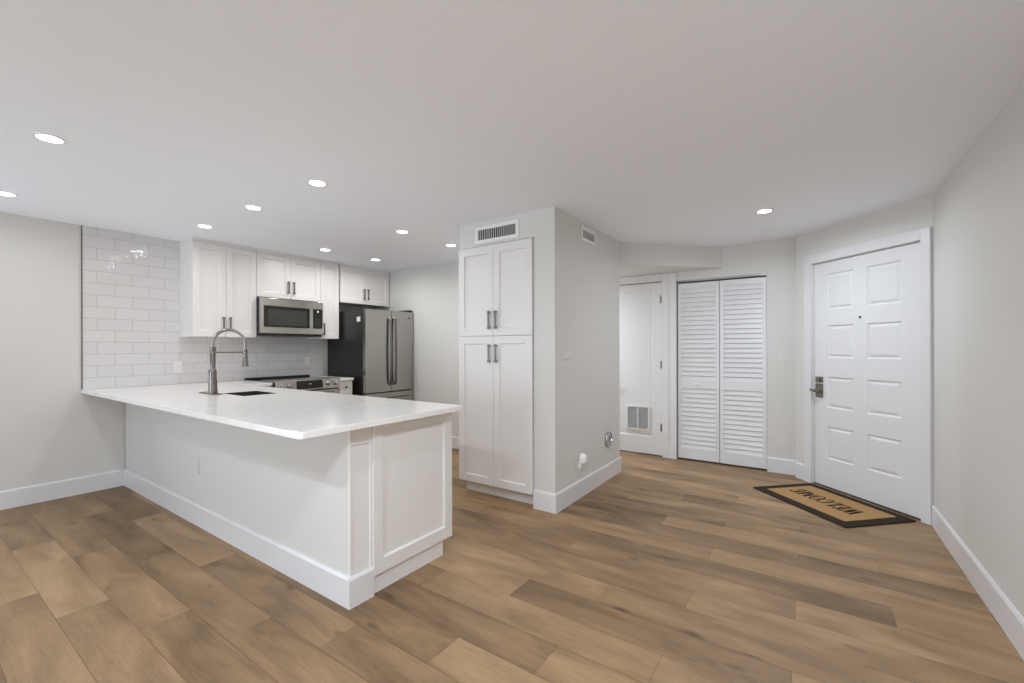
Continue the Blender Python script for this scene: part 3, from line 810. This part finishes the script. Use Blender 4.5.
m = MB(); m.tube([(0.06, yd + 0.002, 0.62), (0.075, yd - 0.04, 0.62), (FW / 2, yd - 0.052, 0.62), (FW - 0.075, yd - 0.04, 0.62), (FW - 0.06, yd + 0.002, 0.62)], 0.0125, 12); m.build('handle', 'steel', fzd, 0, True)
for a in (0.006, FW - 0.096):
    MB().box(a, yd + 0.02, 1.7405, a + 0.09, yd + 0.20, 1.765).build('hinge_cover', 'black', rf, 0.004)
MB().box(0, yd + 0.074, 1.728, FW, yd + 0.11, 1.738).build('top_seal', 'black', rf)
MB().box(-0.0012, yd + 0.115, 1.585, -0.0002, yd + 0.185, 1.645).build('sticker', 'sticker', rf)['label'] = 'small white label on the black side'
bg = MB(); bg.lathe([(0.013, yd + 0.006), (0.013, yd + 0.002)], (FW - 0.085, 0, 1.655), 'y', 20); bg.build('badge', 'dial_grey', rf)['label'] = 'small round grey badge'

# ------------------------------------------------------------------ pantry cabinets in the column
PYL, PYR, PXF = 2.548, 1.790, 2.887
PWD = PYL - PYR
lowp = thing('pantry_cabinet', 'tall white two-door pantry cabinet standing in the column', 'cabinet', (PXF, PYL, 0), (-1, 0))
MB().box(0, 0.0205, 0.108, PWD - 0.012, 0.60, 1.353).build('carcass', 'cabinet', lowp)
MB().box(0.02, 0.082, 0.0, PWD - 0.012, 0.60, 0.1075).build('toe_kick', 'cabinet', lowp)
a = shaker(lowp, 0.001, PWD / 2 - 0.0015, 0.108, 1.355, 0, 0.062); b = shaker(lowp, PWD / 2 + 0.0015, PWD - 0.001, 0.108, 1.355, 0, 0.062)
pull(a, PWD / 2 - 0.034, 1.212, 0, 0.15); pull(b, PWD / 2 + 0.034, 1.212, 0, 0.15)
upp = thing('pantry_cabinet', 'shorter white two-door cabinet stacked on the pantry below the vent', 'cabinet', (PXF, PYL, 0), (-1, 0))
MB().box(0, 0.0205, 1.3545, PWD - 0.012, 0.60, 2.124).build('carcass', 'cabinet', upp)
a = shaker(upp, 0.001, PWD / 2 - 0.0015, 1.360, 2.112, 0, 0.062); b = shaker(upp, PWD / 2 + 0.0015, PWD - 0.001, 1.360, 2.112, 0, 0.062)
pull(a, PWD / 2 - 0.034, 1.490, 0, 0.15); pull(b, PWD / 2 + 0.034, 1.490, 0, 0.15)

# ------------------------------------------------------------------ air vents
def vent(label, loc, facing, w_, h_, border, vertical, n):
    t = thing('air_vent', label, 'vent', loc, facing)
    m = MB()
    m.paneled(-w_ / 2, w_ / 2, -h_ / 2, h_ / 2, -0.010, 0.0095, [(-w_ / 2 + border, w_ / 2 - border, -h_ / 2 + border, h_ / 2 - border)], [(0.001, 0.0085), (0.0015, 0.0085)])
    m.build('frame', 'plastic', t, 0.0015)
    iw, ih = w_ - 2 * border, h_ - 2 * border
    MB().box(-iw / 2 + 0.001, -0.0023, -ih / 2 + 0.001, iw / 2 - 0.001, -0.0016, ih / 2 - 0.001).build('duct_shade', 'duct', t)  # flat dark sheet, shade inside the duct put into its colour
    m = MB()
    for i in range(n):
        if vertical:
            x = -iw / 2 + iw * (i + 0.5) / n
            m.prism([(x - 0.0022, -0.0050), (x + 0.0022, -0.0050), (x + 0.0022, -0.0024), (x - 0.0022, -0.0024)], -ih / 2 + 0.001, ih / 2 - 0.001)
        else:
            z = -ih / 2 + ih * (i + 0.5) / n
            m.prism([(-0.0050, z - 0.002), (-0.0050, z + 0.002), (-0.0024, z + 0.002), (-0.0024, z - 0.002)], -iw / 2 + 0.001, iw / 2 - 0.001, 'x')
    m.build('louvres', 'plastic', t)
    return t
vent('wide white air vent on the soffit above the pantry', (XCOL, 2.147, 2.218), (-1, 0), 0.448, 0.142, 0.028, True, 20)
vent('small white air vent high on the side of the column', (3.513, YCOL, 2.232), (0, -1), 0.300, 0.126, 0.028, False, 7)

# ------------------------------------------------------------------ switches, outlets and small wall things
plate('light_switch', 'wide white switch plate on the column side', 'switch', (3.10, YCOL, 1.163), (0, -1), 0.165, 0.115, 'toggle', gangs=3, mat='wall_plate')
plate('light_switch', 'single white rocker switch between closet and entry door', 'switch', (XH, 0.234, 1.152), (-1, 0), 0.072, 0.117, 'rocker', mat='wall_plate')
plate('wall_outlet', 'white outlet low on wall between closet and entry door', 'outlet', (XH, 0.228, 0.285), (-1, 0), mat='wall_plate')
plate('wall_outlet', 'white outlet on the tiles at the left end of the upper cabinets', 'outlet', (1.695, YL - 0.010, 1.075), (0, -1), mat='tile_plate')
plate('wall_outlet', 'white outlet on the tiles just right of the range', 'outlet', (3.05, YL - 0.010, 1.09), (0, -1), mat='tile_plate')
plate('wall_outlet', 'white outlet low on the column side holding the night light', 'outlet', (3.30, YCOL, 0.262), (0, -1), 0.072, 0.118)
nl = thing('night_light', 'small white round night light plugged into the column outlet', 'night light', (3.31, YCOL - 0.0082, 0.285), (0, -1))
MB().box(-0.022, -0.028, -0.030, 0.022, -0.0002, 0.03).build('plug_body', 'plastic', nl, 0.004)
g = MB(); g.lathe([(0.020, 0.0), (0.030, 0.008), (0.034, 0.035), (0.031, 0.062), (0.018, 0.078), (0.004, 0.082)], (0, -0.034, 0.012), 'z', 24); g.build('globe', 'night', nl, 0, True)
dl_ = thing('wall_dial', 'round grey dial low on the column side near the hall', 'dial', (3.955, YCOL, 0.386), (0, -1))
g = MB(); g.lathe([(0.072, -0.0003), (0.074, -0.012), (0.070, -0.020), (0.061, -0.020), (0.058, -0.012)], (0, 0, 0), 'y', 36); g.build('rim', 'chrome', dl_, 0, True)['label'] = 'shiny grey rim'
g = MB(); g.lathe([(0.0575, -0.0125), (0.054, -0.014), (0.004, -0.015)], (0, 0, 0), 'y', 36); g.build('face', 'dial_light', dl_, 0, True)['label'] = 'pale grey face'
g = MB(); g.box(-0.004, -0.019, -0.01, 0.004, -0.0152, 0.03).box(-0.006, -0.020, -0.012, 0.006, -0.0152, 0.006); g.build('pointer', 'dark', dl_)

# ------------------------------------------------------------------ recessed ceiling lights
proto = None
def can(x, y, z, label, e, group='recessed ceiling lights', tint=(0.905, 0.98, 1.06)):
    global proto
    if proto is None:
        r = thing('recessed_light', label, 'ceiling light', (x, y, z), None, group)
        m = MB(); m.lathe([(0.064, -0.0005), (0.064, -0.003), (0.052, -0.0055), (0.048, -0.0045), (0.048, -0.0005)], (0, 0, 0), 'z', 36, False); m.build('trim_ring', 'plastic', r, 0, True)
        m = MB(); m.lathe([(0.0475, -0.0006), (0.0475, -0.0042), (0.03, -0.0052), (0.002, -0.0055)], (0, 0, 0), 'z', 36); m.build('lens', 'lens', r, 0, True)
        proto = r
    else:
        r = copy_tree(proto); r.location = (x, y, z); r['label'] = label
        r['group'] = group
    l = bpy.data.lights.new('lamp', 'AREA'); l.shape = 'DISK'; l.size = 0.10; l.energy = e; l.color = tint; l.spread = math.radians(170)
    ob = bpy.data.objects.new('lamp', l); COL.objects.link(ob); ob.location = (x, y, z - 0.012)
    return r
can(1.612, 2.635, CE, 'recessed ceiling light over the near half of the peninsula', WATTS['kitchen'], tint=(0.975, 0.975, 0.955))
can(1.616, 3.490, CE, 'recessed ceiling light over the middle of the peninsula by the sink', WATTS['kitchen'], tint=(0.975, 0.975, 0.955))
can(1.618, 4.370, CE, 'recessed ceiling light over the peninsula end close to the wall tiles', WATTS['kitchen'] * 1.25, tint=(0.975, 0.975, 0.955))
can(0.495, 3.195, CE, 'recessed ceiling light left of the peninsula, largest at upper left', WATTS['left'], tint=(0.975, 0.975, 0.955))
can(0.497, 4.580, CE, 'recessed ceiling light near the bare left wall, cut by the photo edge', WATTS['left'], tint=(0.975, 0.975, 0.955))
can(2.730, 3.095, CE, 'recessed ceiling light in mid kitchen between peninsula and pantry', WATTS['far'], tint=(0.975, 0.975, 0.955))
can(2.750, 4.345, CE, 'recessed ceiling light in front of the cabinet above the microwave', WATTS['far'], tint=(0.975, 0.975, 0.955))
can(3.405, 4.335, CE, 'recessed ceiling light in front of the cabinet above the refrigerator', WATTS['far'], tint=(0.975, 0.975, 0.955))
can(3.378, 3.085, CE, 'recessed ceiling light beside the pantry top left edge', WATTS['far'], tint=(0.975, 0.975, 0.955))
can(3.950, 0.293, CE, 'recessed ceiling light alone over the entry in front of the door', WATTS['entry'])
can(4.68, 2.9, 2.108, 'recessed ceiling light hidden in the hall behind the column', WATTS['hall'])
for x_, y_ in ((0.5, 0.3), (-0.4, 1.2), (-0.6, 0.1)):  # unseen fill lights in can fittings, added to brighten the right side
    can(x_, y_, CE, 'added recessed fill light, unseen above or behind the camera', WATTS['near'], 'added unseen fill lights')

# ------------------------------------------------------------------ doormat
MC = (4.318, -0.103)
MEX, MEY = 0.445, 0.302
dm = thing('doormat', 'brown coir doormat with black border and WELCOME lettering before the entry door', 'doormat', (MC[0], MC[1], 0.0006), (1 / 2 ** .5, -1 / 2 ** .5))
BW = 0.078
def rounded(ax, ay, r, n=5):
    out = []
    for sx, sy, a0 in ((1, 1, 0), (-1, 1, 90), (-1, -1, 180), (1, -1, 270)):
        for i in range(n + 1):
            a = math.radians(a0 + 90 * i / n)
            out.append((sx * (ax - r) + r * math.cos(a), sy * (ay - r) + r * math.sin(a)))
    return out
m = MB(); m.prism(rounded(MEX, MEY, 0.012), 0, 0.010); m.build('rubber_border', 'mat_border', dm, 0.003)['label'] = 'black border'
m = MB(); m.prism(rounded(MEX - BW, MEY - BW, 0.005), 0.0102, 0.0135); m.build('coir_pad', 'coir', dm, 0.001)['label'] = 'tan coir field'
# lettering: slab-serif capitals built from bars, read from the door
def letters():
    m = MB(); zl, zh = 0.0137, 0.0150
    H = 0.150; sw = 0.022; ser = 0.008
    def bar(x0, y0, x1, y1): m.box(x0, y0, zl, x1, y1, zh)
    def diag(xa, ya, xb, yb, w_): m.prism([(xa - w_ / 2, ya), (xa + w_ / 2, ya), (xb + w_ / 2, yb), (xb - w_ / 2, yb)], zl, zh)
    def arc(cx, cy, rx, ry, a0, a1, wmax, wmin):
        n = 28
        O, I = [], []
        for i in range(n + 1):
            a = math.radians(a0 + (a1 - a0) * i / n)
            w_ = wmin + (wmax - wmin) * abs(math.cos(a))
            O.append((cx + rx * math.cos(a), cy + ry * math.sin(a)))
            I.append((cx + (rx - w_) * math.cos(a), cy + (ry - w_ * 0.75) * math.sin(a)))
        for i in range(n):
            m.prism([O[i], O[i + 1], I[i + 1], I[i]], zl, zh)
    def serif(x, y, w_=0.034): bar(x - w_ / 2, y, x + w_ / 2, y + ser)
    def W(x):
        for a, b in ((0.012, 0.034), (0.056, 0.078)):
            diag(x + a, H, x + b, 0, 0.021)
        diag(x + 0.052, H * 0.92, x + 0.036, 0, 0.010); diag(x + 0.098, H, x + 0.080, 0, 0.010)
        for q in (0.012, 0.056, 0.098): serif(x + q, H - ser, 0.030)
        return 0.112
    def E(x):
        bar(x + 0.008, 0, x + 0.008 + sw, H); bar(x, 0, x + 0.066, ser); bar(x, H - ser, x + 0.064, H); bar(x + 0.02, H / 2 - 0.005, x + 0.050, H / 2 + 0.005)
        m.prism([(x + 0.066, 0), (x + 0.072, 0.045), (x + 0.064, 0.045), (x + 0.050, ser)], zl, zh); m.prism([(x + 0.064, H), (x + 0.068, H - 0.038), (x + 0.060, H - 0.038), (x + 0.048, H - ser)], zl, zh)
        bar(x + 0.045, H / 2 - 0.018, x + 0.052, H / 2 + 0.018)
        return 0.080
    def L_(x):
        bar(x + 0.008, 0, x + 0.008 + sw, H); serif(x + 0.019, H - ser, 0.040); bar(x, 0, x + 0.062, ser)
        m.prism([(x + 0.062, 0), (x + 0.068, 0.048), (x + 0.060, 0.048), (x + 0.044, ser)], zl, zh)
        return 0.076
    def C_(x):
        arc(x + 0.042, H / 2, 0.042, H / 2 + 0.003, 48, 312, 0.024, 0.009); bar(x + 0.064, H - 0.045, x + 0.072, H); bar(x + 0.064, 0.010, x + 0.070, 0.04)
        return 0.084
    def O_(x):
        arc(x + 0.045, H / 2, 0.045, H / 2 + 0.003, 0, 360, 0.024, 0.008)
        return 0.100
    def M_(x):
        bar(x + 0.010, 0, x + 0.019, H); bar(x + 0.080, 0, x + 0.080 + sw, H); diag(x + 0.020, H, x + 0.054, 0.01, 0.022); diag(x + 0.084, H, x + 0.056, 0.01, 0.009)
        serif(x + 0.014, 0, 0.030); serif(x + 0.091, 0, 0.040); serif(x + 0.012, H - ser, 0.028); serif(x + 0.094, H - ser, 0.034)
        return 0.118
    x = 0.0
    for fn in (W, E, L_, C_, O_, M_, E): x += fn(x)
    # centre on the mat, stretch to the width seen in the photo
    vs = m.bm.verts[:]
    xm = max(v.co.x for v in vs)
    k_ = 0.565 / xm
    for v in vs:
        v.co.x = (v.co.x - xm / 2) * k_ + 0.012
        v.co.y = (v.co.y - H / 2) * 0.95
    return m
lt = letters().build('lettering', 'mat_ink', dm); lt['label'] = 'black WELCOME capitals'
